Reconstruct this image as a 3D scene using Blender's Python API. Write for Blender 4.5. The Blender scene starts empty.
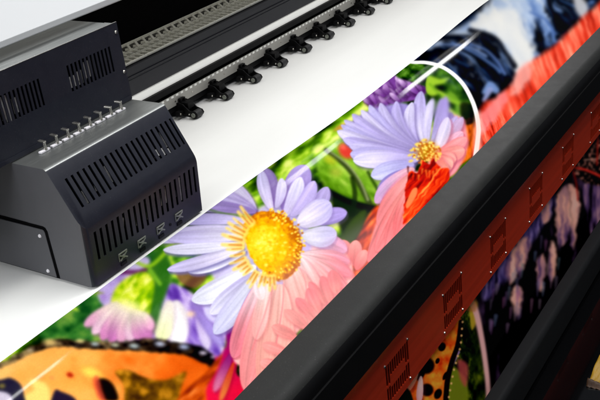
import bpy, bmesh, math, random
import numpy as np
from mathutils import Vector, Matrix
random.seed(4)
sc = bpy.context.scene
COL = sc.collection

# ------------------------------------------------------------------ camera
# world axes: X along the gantry, Y into the printer, Z up; the media plane is z = 0
FPX = 898.0
def _n(v):
    v = np.array(v, float); return v/np.linalg.norm(v)
dX = _n((655, -535, FPX)); dY = _n((-1450, -269, FPX))
dY = _n(dY-dX*dX.dot(dY)); dZ = np.cross(dX, dY)
CAMP = np.array((0., 0., 1.))
M3 = Matrix(((dX[0], -dX[1], -dX[2]), (dY[0], -dY[1], -dY[2]), (dZ[0], -dZ[1], -dZ[2])))
cam = bpy.data.cameras.new('camera'); camo = bpy.data.objects.new('camera', cam); COL.objects.link(camo)
camo.matrix_world = Matrix.Translation((0, 0, 1)) @ M3.to_4x4()
cam.sensor_width = 36; cam.lens = 36*FPX/600; cam.clip_start = .02; cam.clip_end = 100
sc.camera = camo
def project(P):
    d = P-CAMP
    c = d[:, 0:1]*dX+d[:, 1:2]*dY+d[:, 2:3]*dZ
    return 300+FPX*c[:, 0]/c[:, 2], 200+FPX*c[:, 1]/c[:, 2]

# ------------------------------------------------------------------ scene helpers
def link(o, parent=None):
    COL.objects.link(o)
    if parent: o.parent = parent
    return o
def thing(name, label, cat, loc=(0, 0, 0), group=None, kind=None):
    o = bpy.data.objects.new(name, None); o.location = loc; o.empty_display_size = .05
    o['label'] = label; o['category'] = cat
    if group: o['group'] = group
    if kind: o['kind'] = kind
    return link(o)
def obj(name, bm, m, parent=None, bevel=0, smooth=False, label=None, seg=2):
    me = bpy.data.meshes.new(name)
    bmesh.ops.recalc_face_normals(bm, faces=bm.faces)
    bm.to_mesh(me); bm.free()
    if isinstance(m, (list, tuple)):
        for x in m: me.materials.append(x)
    else: me.materials.append(m)
    if smooth:
        for p in me.polygons: p.use_smooth = True
    o = bpy.data.objects.new(name, me); link(o, parent)
    if parent: o.matrix_parent_inverse = Matrix.Translation(-parent_loc(parent))
    if bevel:
        b = o.modifiers.new('bevel', 'BEVEL'); b.width = bevel; b.segments = seg; b.limit_method = 'ANGLE'; b.angle_limit = math.radians(35)
    if label: o['label'] = label
    return o
def parent_loc(p):
    return p.location if p.parent is None else Vector((0, 0, 0))
def box(bm, x0, x1, y0, y1, z0, z1, mi=0):
    vs = [bm.verts.new((x, y, z)) for x in (x0, x1) for y in (y0, y1) for z in (z0, z1)]
    for f in ((0, 1, 3, 2), (4, 6, 7, 5), (0, 4, 5, 1), (2, 3, 7, 6), (0, 2, 6, 4), (1, 5, 7, 3)):
        fc = bm.faces.new([vs[i] for i in f]); fc.material_index = mi
    return vs
def B(*a):
    bm = bmesh.new(); box(bm, *a); return bm
def prism(bm, prof, x0, x1, nseg=1):
    """prof = list of (y,z), closed, extruded along X"""
    rings = []
    for i in range(nseg+1):
        x = x0+(x1-x0)*i/nseg
        rings.append([bm.verts.new((x, y, z)) for y, z in prof])
    n = len(prof)
    for a, b in zip(rings[:-1], rings[1:]):
        for i in range(n):
            bm.faces.new((a[i], a[(i+1) % n], b[(i+1) % n], b[i]))
    bm.faces.new(rings[0]); bm.faces.new(rings[-1][::-1])
def cyl(bm, c, axis, r, L, n=20, r2=None):
    """cylinder centred on c along axis vector"""
    a = Vector(axis).normalized(); q = a.to_track_quat('Z', 'Y').to_matrix().to_4x4()
    bmesh.ops.create_cone(bm, cap_ends=True, segments=n, radius1=r, radius2=r if r2 is None else r2, depth=L, matrix=Matrix.Translation(c) @ q)
def arc(cy, cz, r, a0, a1, n):
    return [(cy+r*math.cos(math.radians(a0+(a1-a0)*i/n)), cz+r*math.sin(math.radians(a0+(a1-a0)*i/n))) for i in range(n+1)]

# ------------------------------------------------------------------ materials
def lin(c):
    c = np.asarray(c, float)/255.
    return np.where(c <= .04045, c/12.92, ((c+.055)/1.055)**2.4)
def mat(name, col, rough=.5, metal=0, var=.12, vscale=6, bump=.0, bscale=300, coat=0, spec=.5, stretch=None, emit=None, rvar=.1, dust=0):
    m = bpy.data.materials.new(name); m.use_nodes = True; nt = m.node_tree; N = nt.nodes; L = nt.links
    b = N['Principled BSDF']
    tc = N.new('ShaderNodeTexCoord'); mp = N.new('ShaderNodeMapping'); L.new(tc.outputs['Object'], mp.inputs[0])
    if stretch: mp.inputs['Scale'].default_value = stretch
    nz = N.new('ShaderNodeTexNoise'); nz.inputs['Scale'].default_value = vscale; nz.inputs['Detail'].default_value = 6; nz.inputs['Roughness'].default_value = .65
    L.new(mp.outputs[0], nz.inputs['Vector'])
    mx = N.new('ShaderNodeMix'); mx.data_type = 'RGBA'
    c = np.array(col[:3], float)
    mx.inputs[6].default_value = (*np.clip(c*(1-var), 0, 1), 1); mx.inputs[7].default_value = (*np.clip(c*(1+var), 0, 1), 1)
    L.new(nz.outputs['Fac'], mx.inputs[0]); L.new(mx.outputs[2], b.inputs['Base Color'])
    if dust:                                                     # sparse specks and wiped smears
        d1 = N.new('ShaderNodeTexNoise'); d1.inputs['Scale'].default_value = 330; d1.inputs['Detail'].default_value = 2; L.new(tc.outputs['Object'], d1.inputs['Vector'])
        d2 = N.new('ShaderNodeTexNoise'); d2.inputs['Scale'].default_value = 14; d2.inputs['Detail'].default_value = 5; L.new(tc.outputs['Object'], d2.inputs['Vector'])
        r1 = N.new('ShaderNodeMapRange'); r1.inputs['From Min'].default_value = .66; r1.inputs['From Max'].default_value = .74; r1.inputs['To Max'].default_value = dust; L.new(d1.outputs['Fac'], r1.inputs[0])
        r2 = N.new('ShaderNodeMapRange'); r2.inputs['From Min'].default_value = .5; r2.inputs['From Max'].default_value = .75; r2.inputs['To Max'].default_value = dust*.12; L.new(d2.outputs['Fac'], r2.inputs[0])
        ad = N.new('ShaderNodeMath'); ad.operation = 'ADD'; L.new(r1.outputs[0], ad.inputs[0]); L.new(r2.outputs[0], ad.inputs[1])
        m2 = N.new('ShaderNodeMix'); m2.data_type = 'RGBA'; m2.inputs[7].default_value = (.3, .3, .29, 1); L.new(ad.outputs[0], m2.inputs[0]); L.new(mx.outputs[2], m2.inputs[6]); L.new(m2.outputs[2], b.inputs['Base Color'])
    mr = N.new('ShaderNodeMapRange'); mr.inputs['To Min'].default_value = max(0, rough-rvar); mr.inputs['To Max'].default_value = min(1, rough+rvar)
    L.new(nz.outputs['Fac'], mr.inputs[0]); L.new(mr.outputs[0], b.inputs['Roughness'])
    b.inputs['Metallic'].default_value = metal; b.inputs['Coat Weight'].default_value = coat; b.inputs['Specular IOR Level'].default_value = spec
    if bump:
        n2 = N.new('ShaderNodeTexNoise'); n2.inputs['Scale'].default_value = bscale; n2.inputs['Detail'].default_value = 3
        L.new(tc.outputs['Object'], n2.inputs['Vector'])
        bp = N.new('ShaderNodeBump'); bp.inputs['Strength'].default_value = bump; bp.inputs['Distance'].default_value = .001
        L.new(n2.outputs['Fac'], bp.inputs['Height']); L.new(bp.outputs[0], b.inputs['Normal'])
    if emit: b.inputs['Emission Color'].default_value = (*emit[0], 1); b.inputs['Emission Strength'].default_value = emit[1]
    return m

# ------------------------------------------------------------------ the artwork on the print, painted by code
# A soft brush painter; the design is laid out on a flat sheet (u to the right, v down) and every vertex of the
# sheet mesh takes the dye colour of its own spot on that design.
PS = 2.0; OX, OY = -150, -170; CW, CH = int(960*PS), int(760*PS)
rng = np.random.default_rng(7)
def vnoise(x, y, seed=0):
    r = np.random.default_rng(seed); T = r.random((64, 64)).astype(np.float32)
    xi = np.floor(x).astype(int); yi = np.floor(y).astype(int); fx = x-xi; fy = y-yi
    fx = fx*fx*(3-2*fx); fy = fy*fy*(3-2*fy)
    a = T[yi % 64, xi % 64]; b = T[yi % 64, (xi+1) % 64]; c = T[(yi+1) % 64, xi % 64]; d = T[(yi+1) % 64, (xi+1) % 64]
    return (a*(1-fx)+b*fx)*(1-fy)+(c*(1-fx)+d*fx)*fy
def fbm(x, y, seed=0, o=4):
    s = 0; t = 0; a = 1.
    for i in range(o):
        s = s+a*vnoise(x*2**i+i*7.3, y*2**i+i*3.1, seed+i); t += a; a *= .55
    return s/t
def rot(x, y, deg):
    c, s = math.cos(math.radians(deg)), math.sin(math.radians(deg)); return x*c+y*s, -x*s+y*c
def sst(a, b, x):
    t = np.clip((x-a)/(b-a), 0, 1); return t*t*(3-2*t)
def spline(pts, closed=True, k=8):
    P = np.array(pts, float); n = len(P); out = []
    rngi = range(n) if closed else range(n-1)
    for i in rngi:
        if closed: p0, p1, p2, p3 = P[i-1], P[i], P[(i+1) % n], P[(i+2) % n]
        else: p0, p1, p2, p3 = P[max(i-1, 0)], P[i], P[i+1], P[min(i+2, n-1)]
        for j in range(k):
            t = j/k
            out.append(.5*(2*p1+(p2-p0)*t+(2*p0-5*p1+4*p2-p3)*t*t+(3*p1-p0-3*p2+p3)*t**3))
    if not closed: out.append(P[-1])
    return np.array(out)
class Canvas:
    def __init__(s, col):
        s.a = np.zeros((CH, CW, 3), np.float32); s.a[:] = col
        ys, xs = np.mgrid[0:CH, 0:CW]; s.X = (xs/PS+OX).astype(np.float32); s.Y = (ys/PS+OY).astype(np.float32)
    def win(s, x0, y0, x1, y1):
        i0 = max(0, int((x0-OX)*PS)-1); i1 = min(CW, int((x1-OX)*PS)+2); j0 = max(0, int((y0-OY)*PS)-1); j1 = min(CH, int((y1-OY)*PS)+2)
        return (slice(j0, max(j1, j0)), slice(i0, max(i1, i0)))
    def put(s, sl, m, col, alpha=1.):
        m = (m*alpha)[..., None]
        c = np.asarray(col, np.float32)
        s.a[sl] = s.a[sl]*(1-m)+c*m
    def mul(s, sl, m, col):
        m = m[..., None]; s.a[sl] = s.a[sl]*(1-m)+s.a[sl]*np.asarray(col, np.float32)/255*m
    def blob(s, x, y, rx, ry, ang, col, soft=.35, alpha=1.):
        R = max(rx, ry)*1.3+1; sl = s.win(x-R, y-R, x+R, y+R); X, Y = rot(s.X[sl]-x, s.Y[sl]-y, ang)
        d = np.sqrt((X/rx)**2+(Y/ry)**2); s.put(sl, 1-sst(1-soft, 1+soft*.4, d), col, alpha)
    def poly(s, pts, col, soft=1., alpha=1., smooth=True, k=6, wob=0, mode='put'):
        P = spline(pts, True, k) if smooth else np.array(pts, float)
        m_ = soft+wob+1; sl = s.win(P[:, 0].min()-m_, P[:, 1].min()-m_, P[:, 0].max()+m_, P[:, 1].max()+m_); X, Y = s.X[sl], s.Y[sl]
        if X.size == 0: return
        if wob:
            X = X+wob*(fbm(X/5, Y/5, 31, 2)-.5)*2; Y = Y+wob*(fbm(X/5, Y/5, 57, 2)-.5)*2
        ins = np.zeros(X.shape, bool); dm = np.full(X.shape, 1e9, np.float32); n = len(P)
        for i in range(n):
            ax, ay = P[i]; bx, by = P[(i+1) % n]; ex, ey = bx-ax, by-ay; L = ex*ex+ey*ey+1e-9
            t = np.clip(((X-ax)*ex+(Y-ay)*ey)/L, 0, 1); d = (X-ax-t*ex)**2+(Y-ay-t*ey)**2; dm = np.minimum(dm, d)
            if ay != by:
                c = ((ay > Y) != (by > Y)) & (X < (bx-ax)*(Y-ay)/(by-ay)+ax); ins ^= c
        sd = np.sqrt(dm); sd = np.where(ins, sd, -sd); m = sst(-soft*.5, soft*.5, sd)
        if callable(col): col = col(X, Y)
        if mode == 'mul': s.mul(sl, m*alpha, col)
        else: s.put(sl, m, col, alpha)
    def stroke(s, pts, w0, w1, col, soft=1., alpha=1.):
        P = spline(pts, False, 6); w = max(w0, w1)+soft+1
        sl = s.win(P[:, 0].min()-w, P[:, 1].min()-w, P[:, 0].max()+w, P[:, 1].max()+w); X, Y = s.X[sl], s.Y[sl]; best = np.full(X.shape, -1e9, np.float32); n = len(P)-1
        if X.size == 0: return
        for i in range(n):
            ax, ay = P[i]; ex, ey = P[i+1]-P[i]; L = ex*ex+ey*ey+1e-9
            t = np.clip(((X-ax)*ex+(Y-ay)*ey)/L, 0, 1); d = np.sqrt((X-ax-t*ex)**2+(Y-ay-t*ey)**2); ww = w0+(w1-w0)*(i+t)/n
            best = np.maximum(best, ww-d)
        s.put(sl, sst(-soft*.5, soft*.5, best), col, alpha)
    def petal(s, b, t, w, ca, cb, bend=0, edge=(150, 128, 190), streak=.06, sharp=3.6, sh=.38, soft=.9, seed=None, mid=None):
        bx, by = b; ex, ey = t[0]-bx, t[1]-by; L = math.hypot(ex, ey); ux, uy = ex/L, ey/L; R = w+abs(bend)+3
        sl = s.win(min(bx, t[0])-R, min(by, t[1])-R, max(bx, t[0])+R, max(by, t[1])+R); X, Y = s.X[sl]-bx, s.Y[sl]-by
        if X.size == 0: return
        T = (X*ux+Y*uy)/L; O = -X*uy+Y*ux-bend*4*T*(1-T); Tc = np.clip(T, 0, 1)
        prof = w*1.33*(np.clip(Tc, .0001, 1)**.42)*np.clip(1-Tc**sharp, 0, 1)**.62
        d = prof-np.abs(O); d = np.where((T < 0) | (T > 1), -2, d)
        if sh:                                                   # soft shade the picture shows on the petals beneath
            X2, Y2 = X-1.3, Y-1.6; T2 = (X2*ux+Y2*uy)/L; O2 = -X2*uy+Y2*ux-bend*4*T2*(1-T2); p2 = w*1.33*(np.clip(T2, .0001, 1)**.42)*np.clip(1-np.clip(T2, 0, 1)**sharp, 0, 1)**.62
            d2 = np.where((T2 < 0) | (T2 > 1), -4, p2-np.abs(O2)); s.put(sl, sst(-3.2, 1.2, d2), np.array(edge, np.float32)*.82, sh*.95)
        S = np.clip(O/(prof+.01), -1, 1)
        sd = seed if seed is not None else int(abs(bx*3+t[0]*7+t[1]*13)) % 999
        ca = np.array(ca, np.float32); cb = np.array(cb, np.float32)
        tt = sst(.05, .9, Tc)[..., None]; c = ca*(1-tt)+cb*tt
        if mid is not None:
            mm = np.exp(-((Tc-.5)/.25)**2)[..., None]; c = c*(1-mm)+np.array(mid, np.float32)*mm
        st = vnoise(S*4+20, Tc*1.5+3, sd)-.5+.7*(vnoise(S*9+20, Tc*2+3, sd+5)-.5)+.5*(vnoise(S*17+20, Tc*3+3, sd+9)-.5)
        c = c*(1+streak*2*st)[..., None]
        e = sst(.55, 1.05, np.abs(S+.12))[..., None]; c = c*(1-.16*e)+np.array(edge, np.float32)*.16*e
        c = c*(1-.10*vnoise(T*3+sd, S*.9+9, 400)-.05*(1-Tc))[..., None]
        hl = np.exp(-((S+.35)/.3)**2)[..., None]*.25; c = c*(1-hl)+np.minimum(c*1.12, 255)*hl
        s.put(sl, sst(-soft*.5, soft*.5, d), np.clip(c, 0, 255))
    def blur(s, x0, y0, x1, y1, sig, feather=12):
        sl = s.win(x0, y0, x1, y1); a = s.a[sl]; r = int(3*sig*PS)+1; k = np.exp(-.5*(np.arange(-r, r+1)/(sig*PS))**2); k /= k.sum()
        for ax in (0, 1):
            p = np.pad(a, [(r, r) if i == ax else (0, 0) for i in range(3)], mode='edge'); n = a.shape[ax]
            a = sum(k[i]*(p[i:i+n] if ax == 0 else p[:, i:i+n]) for i in range(2*r+1))
        X, Y = s.X[sl], s.Y[sl]; m = np.clip(np.minimum(np.minimum(X-x0, x1-X), np.minimum(Y-y0, y1-Y))/feather, 0, 1); s.put(sl, m, a)
    def sample(s, u, v):
        x = np.clip((u-OX)*PS, 0, CW-1.01); y = np.clip((v-OY)*PS, 0, CH-1.01); i = x.astype(int); j = y.astype(int); fx = (x-i)[:, None]; fy = (y-j)[:, None]
        a = s.a; return (a[j, i]*(1-fx)+a[j, i+1]*fx)*(1-fy)+(a[j+1, i]*(1-fx)+a[j+1, i+1]*fx)*fy
def ramp(v, stops):
    xs = [p[0] for p in stops]; return np.stack([np.interp(v, xs, [p[1][k] for p in stops]) for k in range(3)], -1).astype(np.float32)

LAV = (206, 196, 240); LAVW = (236, 232, 250); VIO = (158, 136, 208); PNK = (252, 190, 190); PNKL = (252, 214, 205); SAL = (250, 140, 140)

def paint_top():
    c = Canvas((30, 60, 15)); A = c.a; X, Y = c.X, c.Y
    u, v = rot(X, Y, -37)                                      # u runs along the sheet
    # foliage ground
    n = fbm(u/34, v/11, 3, 5); n2 = fbm(u/12, v/5, 21, 3); q = np.clip((n-.5)*2.3+.5+(n2-.5)*.5, 0, 1)
    A[:] = ramp(q, [(0, (8, 22, 4)), (.3, (28, 62, 8)), (.5, (66, 118, 14)), (.68, (120, 172, 24)), (.85, (176, 212, 52)), (1, (226, 236, 120))])
    full = (slice(0, CH), slice(0, CW))
    # smoother, lighter leaf mass between the flowers
    leaf = lambda X, Y: ramp(np.clip(fbm(rot(X, Y, 40)[0]/22, rot(X, Y, 40)[1]/9, 77, 4)*1.7-.35, 0, 1), [(0, (70, 120, 10)), (.5, (128, 178, 40)), (1, (200, 222, 100))])
    c.poly([(316, 160), (338, 140), (362, 150), (385, 180), (388, 205), (352, 218), (330, 196)], leaf, 5, .9)
    c.poly([(345, 145), (372, 152), (388, 185), (392, 200), (378, 172), (360, 155)], (150, 200, 30), 4, .6)
    # dark tangle of stems between the flowers
    c.poly([(330, 192), (352, 200), (378, 206), (392, 212), (372, 232), (350, 248), (338, 222)], (10, 22, 6), 5, .92)
    c.stroke([(326, 150), (345, 165), (358, 182), (372, 208)], 2.2, 3, (50, 66, 24), 2)
    c.stroke([(328, 150), (347, 164), (360, 181), (368, 200)], .8, 1.2, (150, 158, 110), 1.4, .8)
    c.stroke([(327, 190), (345, 200), (368, 208), (384, 210)], 2.5, 4, (6, 14, 4), 2)
    c.stroke([(352, 178), (355, 195), (352, 214)], 2, 3, (14, 30, 6), 2.5, .8)
    c.stroke([(368, 172), (378, 190), (388, 205)], 1.6, 1.6, (24, 50, 8), 2, .8)
    c.blob(330, 160, 9, 5, 30, (206, 190, 40), .9, .6); c.blob(318, 148, 8, 4, -30, (226, 232, 130), .8, .8); c.blob(336, 172, 8, 6, 10, (196, 186, 70), .9, .5)
    c.blob(318, 196, 6, 5, 0, (90, 140, 30), .9, .8)
    c.blob(346, 151, 10, 7.5, 45, (206, 56, 44), .5); c.blob(343, 147, 4, 3, 40, (236, 110, 90), .9, .7); c.blob(341, 127, 9, 3, -25, (190, 96, 50), .8, .7)
    for x, y, r, col in ((300, 142, 5, (190, 220, 60)), (310, 138, 4, (210, 230, 90)), (290, 153, 6, (150, 190, 40)), (270, 165, 5, (180, 210, 60)), (262, 170, 4, (96, 60, 24)), (335, 118, 5, (180, 210, 60))):
        c.blob(x, y, r*1.6, r*.7, -37, col, .9, .75)
    # orange-red wing showing between the flowers, near the bar
    red = lambda X, Y: ramp(np.clip(fbm(rot(X, Y, -55)[0]/16, rot(X, Y, -55)[1]/3.2, 12, 4)*1.9-.45, 0, 1), [(0, (84, 18, 4)), (.45, (190, 50, 14)), (.75, (232, 92, 30)), (1, (250, 150, 60))])
    c.poly([(378, 205), (384, 212), (386, 240), (376, 262), (350, 284), (330, 292), (340, 262), (358, 236), (368, 216)], red, 3)
    c.poly([(352, 220), (366, 210), (360, 232), (346, 250), (340, 240)], (60, 90, 14), 4, .7)
    c.stroke([(336, 250), (350, 246), (366, 232)], 2, 1, (80, 14, 4), 2, .8)
    c.blur(180, 60, 480, 300, .8)
    # ---- violet/crimson depth between daisy and wing
    c.poly([(214, 340), (232, 326), (246, 336), (236, 372), (252, 384), (236, 402), (206, 470), (180, 440), (196, 380)], lambda X, Y: ramp(np.clip((Y-330)/60, 0, 1), [(0, (110, 14, 110)), (.5, (190, 16, 84)), (1, (226, 20, 60))]), 4)
    c.poly([(150, 252), (170, 244), (196, 252), (190, 266), (170, 292), (150, 280)], lambda X, Y: ramp(np.clip(fbm(X/8, Y/6, 15, 4)*1.8-.4, 0, 1), [(0, (20, 70, 16)), (.5, (80, 150, 30)), (1, (190, 220, 60))]), 3)
    # ---- violet flower, bud and wing at the near left
    c.poly([(88, 290), (120, 262), (152, 250), (170, 262), (176, 290), (214, 320), (222, 350), (150, 352), (60, 345), (40, 330)], lambda X, Y: ramp(np.clip(fbm(X/14, Y/10, 51, 4)*1.8-.4, 0, 1), [(0, (10, 60, 20)), (.5, (50, 116, 40)), (1, (120, 160, 60))]), 5)
    c.poly([(98, 290), (118, 272), (140, 256), (150, 262), (134, 278), (116, 300), (104, 306)], lambda X, Y: ramp(np.clip(fbm(X/8, Y/8, 61, 3)*1.6-.3, 0, 1), [(0, (150, 110, 190)), (1, (206, 196, 232))]), 4)
    c.stroke([(122, 272), (138, 272), (152, 268)], 2.6, 2, (90, 20, 80), 3, .85)
    vi = lambda X, Y: ramp(np.clip(fbm(rot(X, Y, 60)[0]/18, rot(X, Y, 60)[1]/6, 71, 4)*1.9-.45, 0, 1), [(0, (84, 44, 150)), (.45, (140, 104, 200)), (.75, (196, 170, 226)), (1, (238, 226, 246))])
    c.poly([(170, 284), (184, 288), (206, 304), (216, 318), (226, 330), (220, 356), (200, 350), (150, 346), (152, 312), (162, 300)], vi, 3)
    c.petal((176, 300), (178, 346), 12, (250, 240, 240), (252, 246, 250), 0, (214, 180, 224), sh=.3, soft=3); c.petal((170, 300), (160, 344), 9, (252, 240, 226), (236, 240, 180), 0, (220, 190, 220), sh=.3, soft=3)
    c.petal((196, 304), (208, 350), 6, (190, 160, 220), (226, 210, 244), 0, (120, 90, 190), sh=.5, soft=2); c.petal((190, 300), (222, 346), 5, (150, 120, 204), (170, 150, 220), 0, (100, 70, 180), sh=.5, soft=2)
    c.blob(191, 314, 5, 4, 0, (252, 214, 160), .9, .8)
    c.poly([(160, 246), (168, 258), (170, 280), (162, 306), (152, 336), (138, 330), (140, 290)], (40, 100, 24), 4, .9)
    bud = lambda X, Y: ramp(np.clip(fbm(rot(X, Y, -50)[0]/10, rot(X, Y, -50)[1]/3.5, 81, 4)*2-.45, 0, 1), [(0, (90, 150, 10)), (.4, (160, 200, 14)), (.75, (214, 228, 40)), (1, (246, 246, 130))])
    c.poly([(112, 306), (116, 288), (130, 276), (146, 272), (154, 282), (152, 300), (146, 322), (130, 318)], bud, 4)
    c.stroke([(136, 262), (150, 266), (166, 252), (172, 244)], 1.6, 2.2, (150, 200, 30), 2, .9); c.stroke([(150, 270), (160, 284)], 2.4, 2, (120, 180, 40), 2, .9); c.stroke([(172, 262), (177, 276)], 1.6, 2, (190, 214, 50), 2, .8)
    for i, (t, w) in enumerate((((84, 326), 6), ((92, 334), 6.5), ((101, 340), 7), ((110, 343), 7), ((120, 343), 7), ((130, 342), 7), ((140, 342), 7), ((149, 340), 7), ((152, 330), 6))):
        c.petal((118+i*3, 302+i*1.2), t, w, (252, 240, 214), [(240, 170, 206), (248, 200, 224), (226, 140, 196), (206, 120, 184)][i % 4], 0, (190, 100, 170), sh=.45, soft=2.2, streak=.1)
    c.blob(130, 306, 18, 7, 20, (250, 240, 170), .9, .75)
    c.blob(75, 309, 5, 1.8, 25, (190, 220, 60), .8); c.blob(99, 293, 6, 1.2, 0, (130, 150, 40), .8)
    # wing
    og = lambda X, Y: ramp(np.clip(.25+.42*(fbm(X/22, Y/18, 91, 4))+.0030*(110-X), 0, 1), [(0, (206, 66, 10)), (.3, (238, 106, 26)), (.55, (252, 166, 70)), (1, (254, 204, 120))])
    c.poly([(-160, 420), (-60, 380), (0, 364), (30, 352), (50, 346), (80, 346), (120, 349), (160, 350), (192, 354), (214, 366), (206, 392), (190, 600), (-160, 600)], og, 2, smooth=True)
    c.poly([(-60, 376), (-20, 366), (2, 362), (24, 350), (40, 343), (60, 339), (90, 341), (120, 342), (150, 338), (176, 342), (198, 346), (214, 356), (214, 368), (204, 364), (186, 356), (160, 353), (120, 350), (96, 350), (60, 347), (36, 352), (16, 362), (0, 368), (-60, 386)], lambda X, Y: ramp(np.clip(fbm(X/6, Y/4, 33, 3)*1.7-.45+(110-X)*.005, 0, 1), [(0, (6, 4, 8)), (.5, (52, 36, 24)), (1, (150, 124, 80))]), 2.5, wob=1.5)
    for x, y, r, col in ((14, 356, 4, (150, 140, 90)), (30, 350, 4, (170, 150, 120)), (50, 342, 8, (222, 186, 110)), (80, 341, 5, (226, 206, 130)), (95, 344, 5, (180, 196, 196)), (115, 345, 5, (190, 190, 160)), (134, 346, 6, (176, 190, 190)), (160, 344, 6, (190, 196, 220)), (184, 347, 6, (170, 180, 214)), (203, 353, 4.5, (220, 206, 230)), (213, 357, 3, (200, 190, 220))):
        c.blob(x, y, r, r*.5, 5, col, .8, .9)
    c.poly([(34, 390), (30, 380), (46, 384), (50, 400), (52, 430), (24, 430), (22, 400)], (254, 226, 120), 5, .85)
    c.blob(92, 373, 13, 6, 20, (254, 226, 90), .8, .85); c.blob(70, 375, 4.2, 3, 20, (176, 34, 14), .6); c.blob(52, 378, 3, 2, 0, (240, 130, 70), .9, .7)
    c.poly([(0, 380), (10, 378), (20, 384), (24, 396), (26, 420), (-30, 420), (-30, 384)], (34, 30, 52), 3); c.blob(2, 386, 4, 3, 0, (190, 170, 60), .9, .6); c.poly([(-10, 396), (4, 392), (12, 402), (-10, 430)], (206, 196, 214), 3)
    c.poly([(54, 392), (62, 392), (76, 400), (80, 420), (50, 420)], (36, 26, 48), 2.5)
    c.poly([(97, 380), (106, 379), (114, 386), (118, 400), (104, 400), (98, 390)], (18, 10, 8), 3); c.poly([(93, 380), (98, 376), (102, 390), (106, 402), (98, 398)], (226, 70, 50), 3, .7)
    br = lambda X, Y: ramp(np.clip(fbm(X/9, Y/7, 44, 4)*1.8-.4, 0, 1), [(0, (56, 30, 6)), (.5, (116, 74, 12)), (1, (214, 140, 30))])
    c.poly([(115, 372), (128, 370), (146, 378), (166, 380), (186, 372), (180, 392), (176, 430), (128, 430), (124, 388)], br, 4)
    c.poly([(176, 402), (190, 386), (206, 372), (222, 354), (216, 372), (204, 394), (202, 430), (170, 430)], lambda X, Y: ramp(np.clip(fbm(rot(X, Y, -45)[0]/20, rot(X, Y, -45)[1]/3, 99, 3)*2-.5, 0, 1), [(0, (130, 30, 6)), (.5, (206, 76, 16)), (1, (244, 130, 50))]), 2.5)
    c.petal((232, 352), (214, 392), 5, (150, 30, 120), (214, 110, 150), 0, (120, 10, 70), soft=2); c.petal((234, 362), (220, 402), 3.5, (226, 60, 40), (246, 130, 60), 0, (160, 20, 30), soft=2)
    c.blur(-140, 236, 232, 590, 1.2, 10)
    # pink-tinted small petals
    for b, t, w in (((352, 262), (341, 240), 7), ((354, 266), (356, 240), 7), ((350, 270), (338, 258), 8), ((352, 272), (345, 282), 9), ((356, 270), (366, 250), 6)):
        c.petal(b, t, w, (240, 120, 124), (252, 170, 165), edge=(200, 70, 80))
    # ---- purple flower at the top, upper-left of the second daisy
    c.poly([(366, 95), (392, 74), (418, 74), (428, 84), (420, 98), (396, 103), (374, 106)], (120, 62, 150), 3)
    for i in range(60):
        x = 368+rng.random()*56; y = 100-(x-368)*.33+rng.random()*14-6; a = rng.uniform(-60, -10)
        g = rng.random(); col = (150+85*g, 90+110*g, 180+65*g)
        c.petal((x+3, y+4), (x+9*math.cos(math.radians(a-100)), y+9*math.sin(math.radians(a-100))), 2.6, (110, 50, 140), col, edge=(70, 20, 90), sh=.5, soft=1)
    # dark + foliage in the arc's corner
    dk = lambda X, Y: ramp(np.clip(fbm(X/9, Y/8, 5, 4)*1.9-.45, 0, 1), [(0, (4, 12, 3)), (.5, (22, 58, 12)), (.8, (60, 110, 24)), (1, (110, 160, 50))])
    c.poly([(396, 76), (410, 64), (440, 68), (462, 84), (474, 106), (478, 140), (466, 146), (458, 118), (440, 98), (424, 86)], dk, 3)
    c.poly([(428, 76), (440, 79), (450, 77), (444, 83), (434, 86), (440, 92), (432, 96), (426, 90)], (150, 190, 44), 1.4)
    c.poly([(438, 90), (452, 98), (466, 106), (456, 104), (444, 99)], (170, 205, 60), 1.2)
    c.stroke([(430, 84), (440, 94), (454, 100)], 1.2, .8, (110, 160, 30), 1)
    c.poly([(446, 96), (452, 92), (462, 104), (454, 104)], (120, 170, 40), 1.5, .8)
    c.poly([(460, 126), (474, 118), (478, 145), (470, 158), (456, 166), (460, 148)], lambda X, Y: ramp(np.clip(fbm(X/5, Y/12, 9, 3)*1.6-.3, 0, 1), [(0, (110, 40, 6)), (.5, (214, 96, 14)), (1, (246, 150, 40))]), 2.5)
    c.poly([(460, 104), (472, 104), (476, 120), (464, 124)], (6, 10, 4), 3, .85)
    # ---- second daisy (upper right)
    cx, cy = 426, 158
    c.poly([(424, 146), (410, 106), (384, 106), (362, 114), (348, 126), (343, 138), (354, 150), (372, 158), (412, 160)], (150, 134, 200), 4)
    c.poly([(416, 160), (402, 168), (384, 178), (378, 190), (392, 196), (408, 186)], (150, 130, 196), 4)
    c.poly([(424, 176), (406, 178), (384, 206), (372, 236), (372, 262), (410, 236)], (248, 150, 152), 4)
    c.poly([(430, 150), (446, 118), (462, 118), (468, 140), (464, 158), (452, 176), (430, 176)], (248, 160, 172), 4)
    E1 = (140, 120, 190)
    for t, w, bend, ca, cb in (((452, 112), 6, 2, (176, 160, 220), (150, 128, 190)), ((462, 118), 6, 2, (214, 190, 226), (190, 160, 214)), ((442, 98), 6.5, 3, (200, 190, 236), (168, 152, 214)),):
        c.petal((cx+6, cy-12), t, w, ca, cb, bend, E1)
    c.petal((cx-2, cy-14), (421, 91), 7, (226, 218, 246), (184, 172, 224), -3, E1); c.petal((cx+2, cy-14), (433, 98), 5, (214, 204, 242), (214, 206, 242), -3, E1)
    c.petal((cx+5, cy-14), (446, 96), 5.4, (200, 188, 236), (160, 142, 208), 3, E1, mid=(176, 160, 222))
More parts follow.
